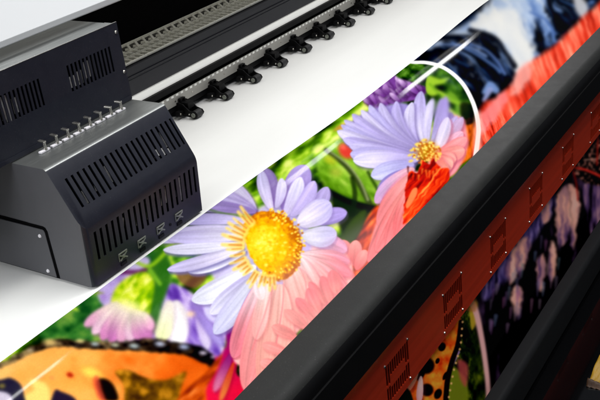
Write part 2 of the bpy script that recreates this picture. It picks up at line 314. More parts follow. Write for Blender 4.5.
    fan = [((412, 102), 5, 7), ((396, 101), 5.5, 9), ((380, 103), 6, 9), ((369, 105), 5.5, 9), ((361, 110), 5, 8), ((352, 114), 5.5, 8), ((344, 120), 5, 7), ((341, 125), 5, 6), ((337, 131), 6.5, 5), ((343, 139), 6, 3), ((349, 145), 6.5, 2), ((350, 154), 8, 1), ((353, 160), 8, -1)]
    for k, (t, w, bend) in enumerate(fan):
        col = [(222, 214, 248), (190, 178, 232), (206, 196, 242), (196, 188, 240)][k % 4]
        c.petal((cx-7, cy-12+k*1.1), t, w*1.18, (184, 170, 224), col, -bend*.9, (118, 100, 172), streak=.07, sharp=4, sh=.55)
    c.petal((cx-12, cy+6), (371, 176), 9, (176, 168, 226), (206, 204, 248), 1, E1)
    c.petal((cx-16, cy+12), (379, 190), 7, (140, 124, 196), (150, 136, 204), 1, (100, 80, 160))
    c.petal((cx-12, cy+10), (375, 203), 8.5, (246, 190, 206), (214, 176, 224), 2, (190, 120, 170), sh=.6)
    c.petal((cx-13, cy+12), (380, 209), 5, (240, 170, 190), (226, 150, 190), 2, (190, 100, 150), sh=.6)
    c.petal((cx-10, cy+14), (378, 226), 9, (252, 180, 180), (248, 150, 156), 3, (214, 90, 100), sh=.7)
    for t, w in (((368, 262), 8), ((376, 252), 8), ((386, 246), 7), ((396, 236), 7)): c.petal((cx-9, cy+20), t, w, (252, 186, 178), (248, 132, 138), 2, (214, 90, 100), sh=.6, streak=.12)
    for t, w, ca, cb in (((457, 116), 6, (222, 196, 230), (190, 172, 222)), ((463, 117), 6, (226, 190, 220), (214, 184, 226)), ((463, 132), 7, (252, 180, 186), (238, 196, 224)), ((448, 117), 6.5, (238, 228, 248), (222, 210, 244)), ((467, 138), 7, (250, 150, 150), (250, 170, 176)), ((465, 150), 8, (252, 150, 146), (252, 176, 170)), ((456, 160), 9, (250, 150, 146), (252, 180, 172)), ((452, 168), 10, (250, 140, 136), (250, 190, 176)), ((446, 176), 9, (248, 140, 134), (250, 178, 160))):
        c.petal((cx+8, cy-2), t, w, ca, cb, 1.5, (214, 110, 140), sh=.6)
    # centre
    c.blob(427, 151, 13, 12, 0, (196, 130, 24), .6, .9)
    for i in range(110):
        a = rng.random()*6.28; r = rng.random()**.6*15; x = 426+r*math.cos(a); y = 152+r*.85*math.sin(a); g = rng.random()
        c.blob(x, y, 1.5, 1.1, rng.random()*90, (250, 200+30*g, 60+60*g) if g > .45 else (186, 88, 12), .8, .95)
    for y, x in ((155, 410), (150, 412), (161, 411), (144, 417), (140, 424)): c.blob(x, y, 3, 1.6, -20, (238, 206, 90), .7, .9)
    rd = lambda X, Y: ramp(np.clip(fbm(rot(X, Y, -52)[0]/26, rot(X, Y, -52)[1]/3.2, 41, 3)*1.7-.35, 0, 1), [(0, (110, 12, 4)), (.4, (204, 28, 12)), (.7, (236, 66, 22)), (1, (252, 160, 66))])
    c.poly([(407, 178), (410, 170), (418, 172), (421, 160), (428, 164), (433, 158), (440, 168), (448, 168), (450, 176), (446, 184), (425, 206), (404, 224), (405, 200)], rd, 1.4, 1, wob=1.5)
    for i in range(9):
        x = 408+i*3.6; y = 172-i*.4+rng.uniform(-5, 5); c.stroke([(x, y), (x+rng.uniform(-1, 1), y+rng.uniform(4, 8))], 1.1, .4, (60, 8, 2) if i < 3 else (250, 130, 50), 2, .7)
    c.poly([(412, 190), (417, 188), (416, 196), (408, 208), (406, 204)], (250, 140, 80), 1.5)
    # ---- first daisy (large)
    cx, cy = 271, 246
    c.poly([(285, 246), (320, 240), (346, 254), (353, 276), (340, 296), (300, 330), (262, 372), (240, 366), (234, 352), (250, 300)], (252, 196, 192), 4)
    c.poly([(246, 222), (262, 206), (284, 206), (304, 222), (312, 240), (300, 290), (250, 300), (222, 290), (206, 262), (196, 238), (210, 226)], (190, 174, 226), 6, .9)
    c.poly([(238, 262), (256, 280), (236, 310), (214, 322), (204, 308), (212, 286)], (206, 198, 240), 5, .9)
    V = (150, 128, 200)
    c.petal((284, 212), (306, 165), 13, (150, 120, 196), (172, 152, 214), 0, (110, 86, 160)); c.petal((274, 206), (266, 168), 7, (140, 110, 180), (150, 130, 190), 2, (90, 60, 130))
    c.petal((308, 222), (347, 212), 8.5, (178, 158, 216), (170, 150, 216), 0, (120, 96, 176)); c.petal((306, 220), (328, 187), 8, (178, 160, 220), (186, 170, 224), 2, (120, 96, 176))
    c.petal((308, 232), (347, 251), 10, (236, 200, 226), (226, 170, 206), 1, (190, 110, 160))
    c.petal((272, 210), (261, 170), 6.5, (224, 210, 244), (206, 198, 240), -2, (120, 90, 160)); c.petal((276, 208), (282, 178), 5.5, (206, 192, 236), (226, 218, 246), 2, (120, 90, 160))
    c.petal((285, 216), (301, 177), 7.5, (214, 200, 240), (226, 220, 250), 1, V); c.petal((291, 216), (315, 181), 7.5, (200, 184, 236), (190, 174, 230), 3, V)
    c.petal((298, 224), (331, 203), 13, (236, 226, 248), (206, 196, 242), 1, V); c.petal((302, 236), (337, 234), 11, (244, 238, 252), (214, 206, 246), 2, V)
    # upper left petals run out at the sheet's edge
    for t, w, ca, cb in (((222, 180), 8, (214, 200, 238), (226, 220, 248)), ((206, 190), 7, (190, 172, 224), (206, 196, 240)), ((196, 196), 6, (200, 186, 232), (196, 184, 236)), ((190, 206), 6, (150, 124, 192), (170, 150, 214))):
        c.petal((256, 212), t, w, ca, cb, 2, (120, 90, 170), sh=.7)
    c.stroke([(250, 216), (226, 214), (204, 208)], 1.6, 1.2, (84, 110, 70), 1.4, .7)
    c.petal((250, 222), (176, 222), 6, (210, 198, 240), (176, 166, 222), 3, V); c.petal((246, 230), (150, 240), 8, (226, 218, 246), (204, 196, 238), 2, V); c.petal((246, 236), (166, 238), 7, (238, 232, 250), (200, 190, 238), 0, V)
    c.petal((244, 244), (163, 250), 6, (240, 236, 252), (226, 222, 248), -1, (130, 120, 190), sh=.8)
    c.poly([(178, 268), (206, 274), (196, 288), (180, 282)], (120, 70, 50), 5, .8)
    c.petal((246, 250), (188, 272), 5.5, (232, 228, 250), (240, 238, 254), -3, (130, 120, 190), sh=.8); c.petal((244, 247), (167, 270), 6.5, (238, 230, 250), (206, 196, 238), -2, (130, 120, 190), sh=.8)
    # pink petals, fore part
    for t, w, cb in (((350, 262), 8, (240, 158, 184)), ((352, 275), 9, (246, 142, 160)), ((346, 288), 9, (248, 150, 160)), ((336, 300), 10, (250, 164, 166)), ((322, 312), 10, (250, 176, 172))): c.petal((298, 256), t, w, (250, 220, 222), cb, -2, (222, 100, 124), sh=.5, streak=.11)
    c.petal((290, 266), (312, 330), 18, (252, 208, 200), (250, 180, 172), 0, (226, 110, 120), sh=.5, streak=.1)
    # lower left ones
    c.petal((258, 270), (238, 326), 5, (190, 172, 226), (190, 170, 226), 0, (130, 80, 170)); c.petal((256, 266), (192, 301), 11.5, (244, 242, 254), (238, 238, 254), -3, V, sh=.7)
    c.petal((258, 272), (210, 314), 9, (206, 196, 240), (226, 222, 250), 0, V); c.petal((262, 272), (214, 334), 11, (236, 234, 252), (216, 214, 246), -1, V, sh=.7)
    c.petal((262, 274), (238, 325), 5, (226, 216, 246), (184, 164, 224), 0, (130, 90, 180))
    c.petal((262, 280), (233, 358), 11, (250, 214, 220), (246, 142, 160), 0, (222, 84, 112), sh=.6, streak=.09); c.petal((270, 284), (246, 392), 13, (252, 208, 204), (250, 164, 166), 1, (222, 90, 112), sh=.6, streak=.09)
    c.petal((280, 284), (272, 404), 20, (252, 204, 194), (250, 190, 174), 0, (228, 120, 124), sh=.4, streak=.1); c.petal((268, 280), (256, 340), 8, (252, 232, 226), (252, 200, 196), 0, (240, 130, 140), sh=.3)
    c.stroke([(273, 284), (266, 310), (252, 350)], .6, .9, (236, 120, 130), 1.5, .4); c.stroke([(284, 284), (282, 310), (276, 345)], .5, .8, (240, 130, 140), 1, .7); c.stroke([(300, 268), (306, 285), (304, 310)], .5, .8, (240, 130, 140), 1, .6)
    for x, y, dx, dy, w in ((318, 296, -9, -14, 5), (324, 296, -2, -20, 6), (308, 312, -12, -14, 6), (312, 304, -4, -16, 6), (300, 320, -16, -10, 6), (290, 330, -18, -4, 6), (282, 346, -20, -2, 6), (330, 286, 2, -16, 7), (276, 360, -16, 2, 6)):
        c.petal((x+7, y+8), (x+dx, y+dy), w, (250, 160, 156), (248, 138, 146) if x > 300 else (252, 178, 172), 0, (236, 110, 120), sh=.35, sharp=3)
    c.petal((256, 276), (262, 300), 6, (250, 240, 250), (252, 224, 224), 0, (240, 180, 190), sh=.1, soft=3)
    # ---- centre disc
    dsc = lambda X, Y: ramp(np.clip(.62+.55*(fbm(X/3, Y/3, 8, 4)-.5)-.55*(((X-266)/34)**2+((Y-248)/37)**2)+.25*np.exp(-((X-262)**2+(Y-240)**2)/200), 0, 1), [(0, (176, 84, 4)), (.25, (222, 138, 8)), (.5, (246, 188, 16)), (.8, (253, 220, 44)), (1, (254, 236, 110))])
    c.poly([(246, 220), (263, 211), (281, 214), (296, 227), (302, 246), (298, 267), (287, 279), (274, 280), (260, 269), (249, 254), (243, 236)], dsc, 2.5, wob=2)
    for i in range(150):                                       # raised florets, thick along the far rim
        a = rng.uniform(-1.7, 1.9); r = rng.uniform(.72, 1.06); x = 271+32*r*math.cos(a); y = 246+35*r*math.sin(a); g = rng.random()
        c.blob(x, y, 1.6, 1.2, math.degrees(a), (254, 226, 90) if g > .55 else ((250, 180, 20) if g > .3 else (190, 96, 6)), .7, .9)
    for i in range(60):
        a = rng.random()*6.28; r = rng.random()*.7; c.blob(271+30*r*math.cos(a), 246+33*r*math.sin(a), 2, 1.3, 0, (255, 238, 90) if rng.random() > .4 else (232, 168, 20), .9, .7)
    for i in range(19):                                        # ray fringe of stamens on the near rim
        a = math.radians(84+i*8.2+rng.uniform(-2, 2)); x = 271+31*math.cos(a); y = 246+33*math.sin(a); L = rng.uniform(7, 15)+(4 if i > 11 else 0)
        dx, dy = math.cos(a), math.sin(a)*.95-(.1 if i > 12 else 0); w = rng.uniform(1.5, 2.4)
        c.stroke([(x-2.5*dx, y-2.5*dy), (x+L*.5*dx, y+L*.5*dy+.6), (x+L*dx, y+L*dy)], w*1.3, w*.7, (246, 212, 96), 2.8, .8); c.stroke([(x-1*dx, y-1*dy), (x+L*.62*dx, y+L*.62*dy)], w*.55, w*.3, (200, 112, 34), 2.0, .7)
    # coral tint multiplied in towards the sheet's front edge
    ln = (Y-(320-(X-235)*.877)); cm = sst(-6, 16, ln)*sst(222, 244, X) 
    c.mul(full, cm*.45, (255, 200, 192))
    # random tone drift and faint grain of the printed photograph
    g_ = 1+.07*(fbm(X/26, Y/20, 501, 3)-.5)+.05*(vnoise(X*.9, Y*.9, 511)-.5)
    A[:] = np.clip(A*g_[..., None], 0, 255)
    c.blur(140, 60, 500, 420, .38, 6)
    # ---- water panel beyond the rounded frame
    ru, rv = rot(X, Y, -30)
    wn = fbm(ru/30, rv/9, 111, 5); wn2 = fbm(ru/8, rv/5, 121, 4)
    clear = lambda pts: [(p[0], p[1]) for p in pts]
    W = np.clip((wn-.5)*2.2+.12+(wn2-.5)*.5, 0, 1)
    water = ramp(W, [(0, (2, 4, 8)), (.35, (10, 22, 46)), (.6, (60, 90, 140)), (.8, (150, 170, 200)), (1, (220, 224, 226))])
    mw = sst(-1, 1, (X-411)*.83+(Y-61)*.2)                     # right of the frame's first edge
    edge = np.interp(Y, [-200, 61, 66, 82, 103, 125, 148, 300], [411, 411, 440, 462, 474, 478, 477, 470])
    edge = np.where(Y < 61, 411-(61-Y)*0-200, edge)
    mw = sst(-1, 1, X-edge); c.put(full, mw, water)
    c.poly([(424, 52), (444, 36), (480, 18), (500, 4), (560, 2), (548, 14), (520, 14), (500, 24), (470, 34), (446, 42)], (200, 206, 212), 9, .9)
    milk = lambda X, Y: ramp(np.clip(.42+.55*fbm(rot(X, Y, 60)[0]/30, rot(X, Y, 60)[1]/9, 131, 2)-.0035*np.abs(X-500), 0, 1), [(0, (60, 86, 140)), (.5, (132, 158, 200)), (.8, (206, 212, 218)), (1, (236, 232, 224))])
    c.poly([(430, 46), (462, 28), (486, 4), (512, -30), (600, -60), (590, -20), (560, 6), (550, 20), (548, 44), (540, 34), (538, 20), (532, 44), (538, 54), (534, 60), (524, 76), (512, 70), (500, 48), (490, 36), (470, 30), (450, 40)], milk, 11, 1, wob=3)
    c.poly([(484, 14), (512, 8), (530, 30), (534, 56), (526, 80), (516, 74), (506, 50), (494, 34), (470, 26)], (222, 220, 214), 9, .85, wob=3)
    c.poly([(536, 24), (541, 28), (545, 42), (544, 52), (538, 50), (535, 38)], (4, 6, 12), 3.5, 1, wob=2)
    c.poly([(548, -10), (566, 0), (572, 14), (566, 30), (556, 36), (552, 22), (546, 8)], (4, 8, 16), 5, 1, wob=3)
    for p, w in (([(440, 38), (462, 38), (490, 46), (500, 58)], 4), ([(446, 44), (476, 52), (500, 70)], 5), ([(470, 30), (494, 38), (506, 54), (514, 66)], 3.2), ([(426, 56), (450, 58), (476, 76), (508, 76)], 8), ([(436, 50), (456, 54), (470, 62)], 4), ([(470, 88), (488, 80), (506, 74)], 7), ([(480, 96), (492, 84)], 5)):
        c.stroke(p, w*.7, w, (4, 6, 14), 4, .95)
    for sd, th, col, al in ((301, .50, (50, 84, 150), .55), (317, .60, (120, 150, 200), .7), (333, .66, (200, 212, 230), .6)):
        for pts in ([(424, 50), (452, 36), (486, 34), (512, 56), (512, 84), (498, 92), (470, 84), (440, 66)], [(520, 4), (556, -6), (574, 20), (560, 44), (540, 46), (530, 24)]):
            P_ = np.array(pts); sl = c.win(P_[:, 0].min()-8, P_[:, 1].min()-8, P_[:, 0].max()+8, P_[:, 1].max()+8); xx, yy = c.X[sl], c.Y[sl]
            a_ = 24+.55*np.clip(xx-440, 0, 80)*.7; uu = (xx-430)*np.cos(np.radians(a_))+(yy-40)*np.sin(np.radians(a_)); ww = -(xx-430)*np.sin(np.radians(a_))+(yy-40)*np.cos(np.radians(a_))
            f = np.clip((fbm(uu/26+fbm(uu/30, ww/14, sd+3, 2)*1.5, ww/5.5+fbm(uu/24, ww/16, sd+9, 2)*2.5, sd, 4)-th)*4.5, 0, 1); cxm, cym = P_.mean(0); rr_ = np.sqrt(((xx-cxm)/((P_[:, 0].max()-P_[:, 0].min())*.5))**2+((yy-cym)/((P_[:, 1].max()-P_[:, 1].min())*.5))**2)
            c.put(sl, f*(1-sst(.7, 1.1, rr_)), col, al)
    for p, w, col in (([(452, 42), (476, 54), (494, 66), (500, 72)], 1.6, (84, 116, 176)), ([(440, 44), (466, 46), (486, 56)], 1.5, (110, 136, 186)), ([(470, 44), (486, 50), (498, 62), (505, 74)], 1.4, (96, 126, 190)), ([(456, 60), (468, 66)], 1.4, (30, 50, 90)), ([(484, 92), (490, 84), (496, 90)], 3.5, (120, 150, 206)), ([(484, 100), (490, 90)], 3, (150, 160, 210)), ([(546, 22), (552, 30), (554, 40)], 1.8, (96, 130, 190)), ([(530, 12), (546, 20), (556, 34)], 1.4, (70, 100, 160)), ([(560, 0), (574, 6)], 1.2, (50, 80, 130))):
        c.stroke(p, w*.6, w, col, 2.4, .85)
    c.poly([(572, -20), (580, -6), (588, 6), (586, 20), (578, 14), (574, 4)], (196, 196, 200), 6, .9)
    koi = lambda X, Y: ramp(np.clip(fbm(rot(X, Y, 71)[0]/40, rot(X, Y, 71)[1]/2.6, 141, 4)*1.5-.26+.0012*(X-540), 0, 1), [(0, (96, 12, 8)), (.35, (212, 44, 24)), (.65, (244, 92, 66)), (.85, (252, 140, 110)), (1, (252, 180, 150))])
    c.poly([(480, 112), (496, 98), (512, 84), (520, 70), (536, 58), (556, 44), (570, 30), (584, 16), (600, 2), (640, -40), (700, -60), (700, 80), (600, 60), (480, 180)], koi, 7, 1, wob=1)
    c.poly([(514, 78), (522, 64), (532, 62), (530, 76), (522, 92), (512, 96)], (246, 186, 176), 6, .7, wob=3)
    c.poly([(480, 120), (486, 108), (504, 92), (508, 100), (490, 126), (480, 134)], (244, 140, 144), 5, .7, wob=3)
    c.blur(424, -60, 640, 120, 1.25, 8)
    # rounded white frame
    c.stroke([(396, 58), (411, 62), (426, 62.5), (440, 66), (452, 73), (463, 84), (471, 98), (476, 112), (478.5, 128), (477.5, 142), (475, 160)], 1.5, 2.4, (250, 246, 244), 1)
    c.poly([(475, 116), (481, 116), (481, 160), (474, 160)], (252, 190, 176), 6, .6)
    return c

def paint_hang():
    c = Canvas((4, 3, 5)); X, Y = c.X, c.Y; full = (slice(0, CH), slice(0, CW))
    n = fbm(X/7, Y/26, 201, 5); m = np.clip((n-.58)*5, 0, 1); c.put(full, m, (70, 46, 80), .8)
    ro = lambda X, Y: ramp(np.clip(fbm(X/4.5, Y/34, 211, 3)*2-.5, 0, 1), [(0, (90, 60, 100)), (.3, (170, 118, 126)), (.65, (226, 158, 138)), (1, (232, 176, 160))])
    vv = lambda X, Y: ramp(np.clip(fbm(X/3.2, Y/30, 221, 3)*2-.5, 0, 1), [(0, (10, 6, 20)), (.45, (52, 40, 90)), (.8, (120, 100, 160)), (1, (160, 130, 170))])
    c.poly([(480, 262), (500, 236), (530, 206), (548, 190), (556, 206), (540, 230), (520, 262), (500, 286), (484, 300)], vv, 6, 1, wob=1.5)
    for p in ([(558, 194), (566, 186), (570, 202), (571, 222), (566, 240), (560, 246), (556, 228), (556, 206)], [(568, 186), (576, 188), (580, 206), (577, 228), (573, 250), (570, 236), (571, 210)], [(506, 262), (514, 248), (522, 250), (524, 262), (516, 276), (510, 284), (506, 274)], [(518, 240), (530, 238), (528, 256), (522, 270), (517, 262)], [(538, 258), (543, 254), (545, 270), (542, 290), (538, 284), (536, 270)], [(550, 246), (555, 244), (556, 262), (552, 282), (548, 272)], [(512, 288), (520, 286), (522, 298), (518, 316), (513, 306)], [(540, 206), (549, 198), (550, 214), (544, 224)]):
        c.poly(p, ro, 3.5, 1, wob=2)
    c.poly([(582, 186), (600, 182), (640, 170), (640, 230), (600, 240), (590, 232), (586, 212)], lambda X, Y: ramp(np.clip(fbm(X/3.5, Y/24, 231, 4)*2.2-.7, 0, 1), [(0, (4, 3, 5)), (.5, (80, 54, 100)), (1, (190, 140, 150))]), 3, 1)
    c.poly([(574, 162), (600, 140), (640, 110), (640, 186), (600, 186), (578, 178)], lambda X, Y: ramp(np.clip(vnoise(X/2.2, Y/2.2, 241)*2.4-1.2, 0, 1), [(0, (5, 3, 3)), (1, (214, 130, 110))]), 2)
    c.stroke([(572, 167), (586, 170), (604, 178), (640, 196)], 1.2, 1.4, (206, 40, 30), 1.2); c.stroke([(572, 168), (576, 182), (578, 200)], 1, .8, (160, 20, 16), 1.5, .8)
    c.stroke([(584, 160), (604, 158)], .8, .8, (214, 150, 130), 1.5, .8); c.stroke([(598, 130), (597, 165)], .8, .8, (170, 30, 20), 1.2)
    # violet ripples above the lower bar
    for i in range(34):
        x = rng.uniform(478, 560); y = rng.uniform(300, 372)-(x-478)*1.15
        c.stroke([(x, y), (x-.6, y+rng.uniform(5, 9)), (x-1, y+rng.uniform(8, 14))], rng.uniform(1, 2.2), .4, (96+rng.uniform(0, 70), 80+rng.uniform(0, 50), 120+rng.uniform(0, 40)), 2.6, .55)
    # leaves, wing
    c.poly([(462, 312), (474, 300), (476, 330), (484, 360), (486, 400), (480, 440), (440, 440), (448, 390), (456, 350)], lambda X, Y: ramp(np.clip(fbm(X/5, Y/9, 251, 4)*2.1-.75, 0, 1), [(0, (3, 6, 3)), (.5, (26, 40, 8)), (1, (110, 120, 24))]), 4)
    c.poly([(450, 366), (460, 372), (468, 388), (466, 440), (446, 440), (448, 386)], (120, 130, 26), 4, .9); c.poly([(458, 360), (468, 366), (466, 386), (460, 378)], (190, 70, 70), 5, .8)
    c.poly([(470, 306), (477, 302), (477, 320), (472, 330), (470, 318)], (196, 160, 40), 2.5, .9); c.stroke([(458, 352), (452, 366)], 1.8, 1, (170, 130, 180), 2)
    og = lambda X, Y: ramp(np.clip(fbm(X/7, Y/8, 261, 3)*1.5-.25, 0, 1), [(0, (206, 44, 10)), (.5, (246, 104, 26)), (1, (254, 158, 44))])
    c.poly([(415, 360), (430, 346), (446, 330), (460, 318), (461, 330), (456, 350), (450, 372), (446, 392), (444, 440), (380, 440), (404, 384)], og, 2)
    c.stroke([(461, 322), (458, 344), (452, 362), (447, 384), (445, 420)], 2.4, 2.8, (16, 8, 6), 1.6)
    for i in range(13):
        t = i/12; x = np.interp(t, [0, .3, .6, 1], [462, 460, 453, 447]); y = 322+t*82; c.blob(x+.6, y, 1.3, 1.5, 0, (240, 180, 110), .7, .9)
    for x, y, rx, ry in ((427, 366, 8, 9), (427, 390, 7, 7), (442, 347, 4, 5), (437.5, 361, 2.2, 3.4), (438, 394, 4, 6), (445, 376, 2, 5), (421, 374, 4, 8)): c.blob(x, y, rx, ry, 25, (8, 4, 6), .3)
    c.petal((418, 370), (406, 392), 4, (252, 170, 130), (240, 130, 96), 0, (120, 40, 40)); c.petal((421, 376), (419, 404), 3.5, (252, 200, 190), (240, 170, 170), 0, (120, 50, 60)); c.poly([(394, 400), (404, 388), (412, 396), (416, 430), (380, 430)], (14, 18, 10), 2)
    c.stroke([(470, 300), (476, 312), (481, 335), (485, 360), (488, 388), (488, 420)], 3.2, 2.2, (232, 170, 166), 1.2); c.poly([(464, 308), (474, 296), (477, 306), (474, 312)], (180, 110, 50), 3, .7)
    c.blur(470, 120, 640, 420, .9, 6)
    return c

# ------------------------------------------------------------------ materials in use
NAVY = mat('navy_powder_coat', (.0105, .0120, .0205), .42, 0, .15, 30, .25, 900, spec=.32, dust=.07)
GREYTOP = mat('light_grey_top', (.25, .26, .255), .40, .85, .12, 9, .1, 500, stretch=(1, 14, 1))
GREYSIDE = mat('charcoal_powder_coat', (.066, .067, .075), .45, 0, .15, 25, .25, 900, dust=.07)
BLACK = mat('black_plastic', (.004, .004, .0045), .5, 0, .2, 20, .1, 500, spec=.12)
VOID = mat('unlit_interior_black', (.0015, .0015, .0018), .9, 0, .2, 8, spec=.05)  # near-black: shade of recesses and unlit interior put into the colour
WHITEC = mat('white_enamel', (.43, .44, .45), .45, 0, .02, 5, .08, 700)
VINYL = mat('blank_white_vinyl', (.84, .84, .815), .42, 0, .022, 9, .08, 260, stretch=(.25, 2.5, 1))
LITE = mat('lit_diffuser_strip', (.88, .88, .84), .4, 0, .03, 10, emit=((1, .99, .94), .22))
WSTRIP = mat('white_plastic_strip', (.88, .88, .84), .4, 0, .03, 10)
BEAM = mat('anodised_dark_beam', (.0125, .013, .019), .42, 0, .15, 14, .15, 700, stretch=(.2, 3, 3), spec=.35)
RULER = mat('grey_ruler_plate', (.36, .35, .32), .4, .3, .1, 20, .1, 600)
STEEL = mat('bright_steel', (.62, .6, .55), .25, 1, .1, 30)
BRASSY = mat('zinc_plated_links', (.95, .92, .74), .3, .3, .25, 60)
TRAY = mat('cable_tray_dark_khaki', (.010, .0095, .007), .5, .3, .3, 40)  # dark khaki base of the cable tray
RUBBER = mat('dark_rubber', (.012, .012, .013), .55, 0, .2, 40)
BARG = mat('graphite_rounded_rail', (.0125, .013, .0125), .5, 0, .1, 20, .25, 1100, dust=.07, spec=.16)
REDP = mat('plain_red_panel', (.56, .036, .009), .33, 0, .4, 7, .12, 700, stretch=(.12, 1, 5), spec=.25, dust=.05)  # red with streaks along X as the panel's base colour
FLOOR = mat('black_polished_floor', (.0015, .0015, .0018), .05, 0, .3, 7, rvar=.03, spec=.7)
WHT = mat('white_nylon', (.78, .76, .80), .4, 0, .05, 20)
GREEN = mat('pale_electronics', (.19, .2, .17), .4, .2, .3, 60)
def dye_mat(name, rough=.5, coat=.28):
    m = bpy.data.materials.new(name); m.use_nodes = True; N = m.node_tree.nodes; L = m.node_tree.links; b = N['Principled BSDF']
    at = N.new('ShaderNodeAttribute'); at.attribute_name = 'ink'
    tc = N.new('ShaderNodeTexCoord'); nz = N.new('ShaderNodeTexNoise'); nz.inputs['Scale'].default_value = 420; L.new(tc.outputs['Object'], nz.inputs[0])
    mr = N.new('ShaderNodeMapRange'); mr.inputs['To Min'].default_value = .94; mr.inputs['To Max'].default_value = 1.05; L.new(nz.outputs['Fac'], mr.inputs[0])
    mx = N.new('ShaderNodeVectorMath'); mx.operation = 'SCALE'; L.new(at.outputs['Color'], mx.inputs[0]); L.new(mr.outputs[0], mx.inputs['Scale'])
    L.new(mx.outputs[0], b.inputs['Base Color']); b.inputs['Roughness'].default_value = rough; b.inputs['Coat Weight'].default_value = coat; b.inputs['Coat Roughness'].default_value = .09
    b.inputs['Specular IOR Level'].default_value = 0
    bp = N.new('ShaderNodeBump'); bp.inputs['Strength'].default_value = .05; bp.inputs['Distance'].default_value = .001; L.new(nz.outputs['Fac'], bp.inputs['Height']); L.new(bp.outputs[0], b.inputs['Normal'])
    return m
INK = dye_mat('inkjet_print')
INK2 = dye_mat('inkjet_print_hanging')

# ------------------------------------------------------------------ printed banner
def media_z(y):
    y = np.asarray(y, float)
    return np.where(y >= 1.31, 0, np.where(y > 1.22, -.325*(1.31-y)**2/.18, -.014625-.325*(1.22-y)))
def grid_mesh(name, P, nx, ny, m, parent, colors=None):
    me = bpy.data.meshes.new(name); nv = nx*ny
    me.vertices.add(nv); me.vertices.foreach_set('co', P.astype(np.float32).ravel())
    i = np.arange((nx-1)*(ny-1)); a = (i//(nx-1))*nx+i % (nx-1); q = np.stack([a, a+1, a+1+nx, a+nx], 1).astype(np.int32)
    nf = len(q); me.loops.add(nf*4); me.loops.foreach_set('vertex_index', q.ravel()); me.polygons.add(nf)
    me.polygons.foreach_set('loop_start', np.arange(0, nf*4, 4, dtype=np.int32)); me.polygons.foreach_set('loop_total', np.full(nf, 4, np.int32))
    me.update(calc_edges=True); me.polygons.foreach_set('use_smooth', np.ones(nf, bool))
    if colors is not None:
        at = me.color_attributes.new('ink', 'FLOAT_COLOR', 'POINT'); at.data.foreach_set('color', np.concatenate([colors, np.ones((nv, 1))], 1).astype(np.float32).ravel())
    me.materials.append(m); o = bpy.data.objects.new(name, me); link(o, parent)
    o.matrix_parent_inverse = Matrix.Translation(-parent_loc(parent))
    return o
def edge_y(x):
    return 1.355+.030*sst(2.6, 3.4, x)-.012*np.exp(-((x-2.2)/.35)**2)
banner = thing('printed_banner', 'glossy white vinyl sheet printed with lilac daisies, an orange wing and rippling water', 'banner', (2, 1.35, 0))
# columns spaced closer together near by, where a step shows larger
xs = 1/np.linspace(1/(.62+1.5), 1/(4.6+1.5), 1500)-1.5
def dye(c, P, g=.80):
    u, v = project(P); return np.clip(lin(np.clip(c.sample(u, v), 0, 252))*g-.004, 0, .95)
top = paint_top()
ts = np.linspace(0, 1, 520)
XX, TT = np.meshgrid(xs, ts); y0 = .915; YE = edge_y(XX); YY = YE+(y0-YE)*TT; ZZ = media_z(YY)
P = np.stack([XX, YY, ZZ], -1).reshape(-1, 3)
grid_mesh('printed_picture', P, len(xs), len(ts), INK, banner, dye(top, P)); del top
xw = np.linspace(.62, 4.6, 160); yw = np.linspace(0, 1, 12); XX, TT = np.meshgrid(xw, yw); YE = edge_y(XX); YY = 2.2+(YE-2.2)*TT
grid_mesh('blank_vinyl', np.stack([XX, YY, YY*0], -1).reshape(-1, 3), 160, 12, VINYL, banner)
hang = paint_hang(); xs2 = 1/np.linspace(1/(1.15+1.5), 1/(4.2+1.5), 800)-1.5; zs = np.linspace(-.16, -.77, 420); XX, ZZ = np.meshgrid(xs2, zs)
YY = .905-np.clip(-.49-ZZ, 0, 1)*.31+.0015*np.sin(XX*9)
P = np.stack([XX, YY, ZZ], -1).reshape(-1, 3); grid_mesh('hanging_print', P, 800, 420, INK2, banner, dye(hang, P, 1.25)); del hang

# ------------------------------------------------------------------ slotted plates
def plate(name, o, ux, vx, U, V, holes, th, m, parent, bev=0):
    o = Vector(o); ux = Vector(ux); vx = Vector(vx); n = ux.cross(vx).normalized()
    us = sorted({0, U} | {round(h[0], 5) for h in holes} | {round(h[1], 5) for h in holes}); vs = sorted({0, V} | {round(h[2], 5) for h in holes} | {round(h[3], 5) for h in holes})
    bm = bmesh.new(); vd = {}
    def vt(i, j):
        if (i, j) not in vd: vd[i, j] = bm.verts.new(o+ux*us[i]+vx*vs[j])
        return vd[i, j]
    for i in range(len(us)-1):
        for j in range(len(vs)-1):
            cu = (us[i]+us[i+1])/2; cv = (vs[j]+vs[j+1])/2
            if any(h[0] < cu < h[1] and h[2] < cv < h[3] for h in holes): continue
            bm.faces.new((vt(i, j), vt(i+1, j), vt(i+1, j+1), vt(i, j+1)))
    r = bmesh.ops.extrude_face_region(bm, geom=list(bm.faces))
    bmesh.ops.translate(bm, vec=n*th, verts=[g for g in r['geom'] if isinstance(g, bmesh.types.BMVert)])
    return obj(name, bm, m, parent)
def screw(parent, c, axis, r=.0035, m=None, h=.0024):
    bm = bmesh.new(); a = Vector(axis).normalized(); cyl(bm, Vector(c)+a*h/2, a, r, h, 16, r*.75)
    o = obj('screw', bm, m or STEEL, parent); return o

# ------------------------------------------------------------------ the printer
pr = thing('wide_format_printer', 'wide inkjet printer with white hood, dark gantry, graphite front rail and red slotted panel', 'printer', (2.4, 1.2, -.84))
XL, XR = .3, 5.6
obj('platen', B(XL, XR, .98, 2.25, -.16, -.125), BLACK, pr)
bm = bmesh.new(); prism(bm, [(2.2, -.006), (2.2, -.12), (.99, -.12), (.99, -.098), (1.24, -.016), (1.27, -.009), (1.29, -.006)], XL, XR); obj('curved_platen', bm, GREYSIDE, pr)
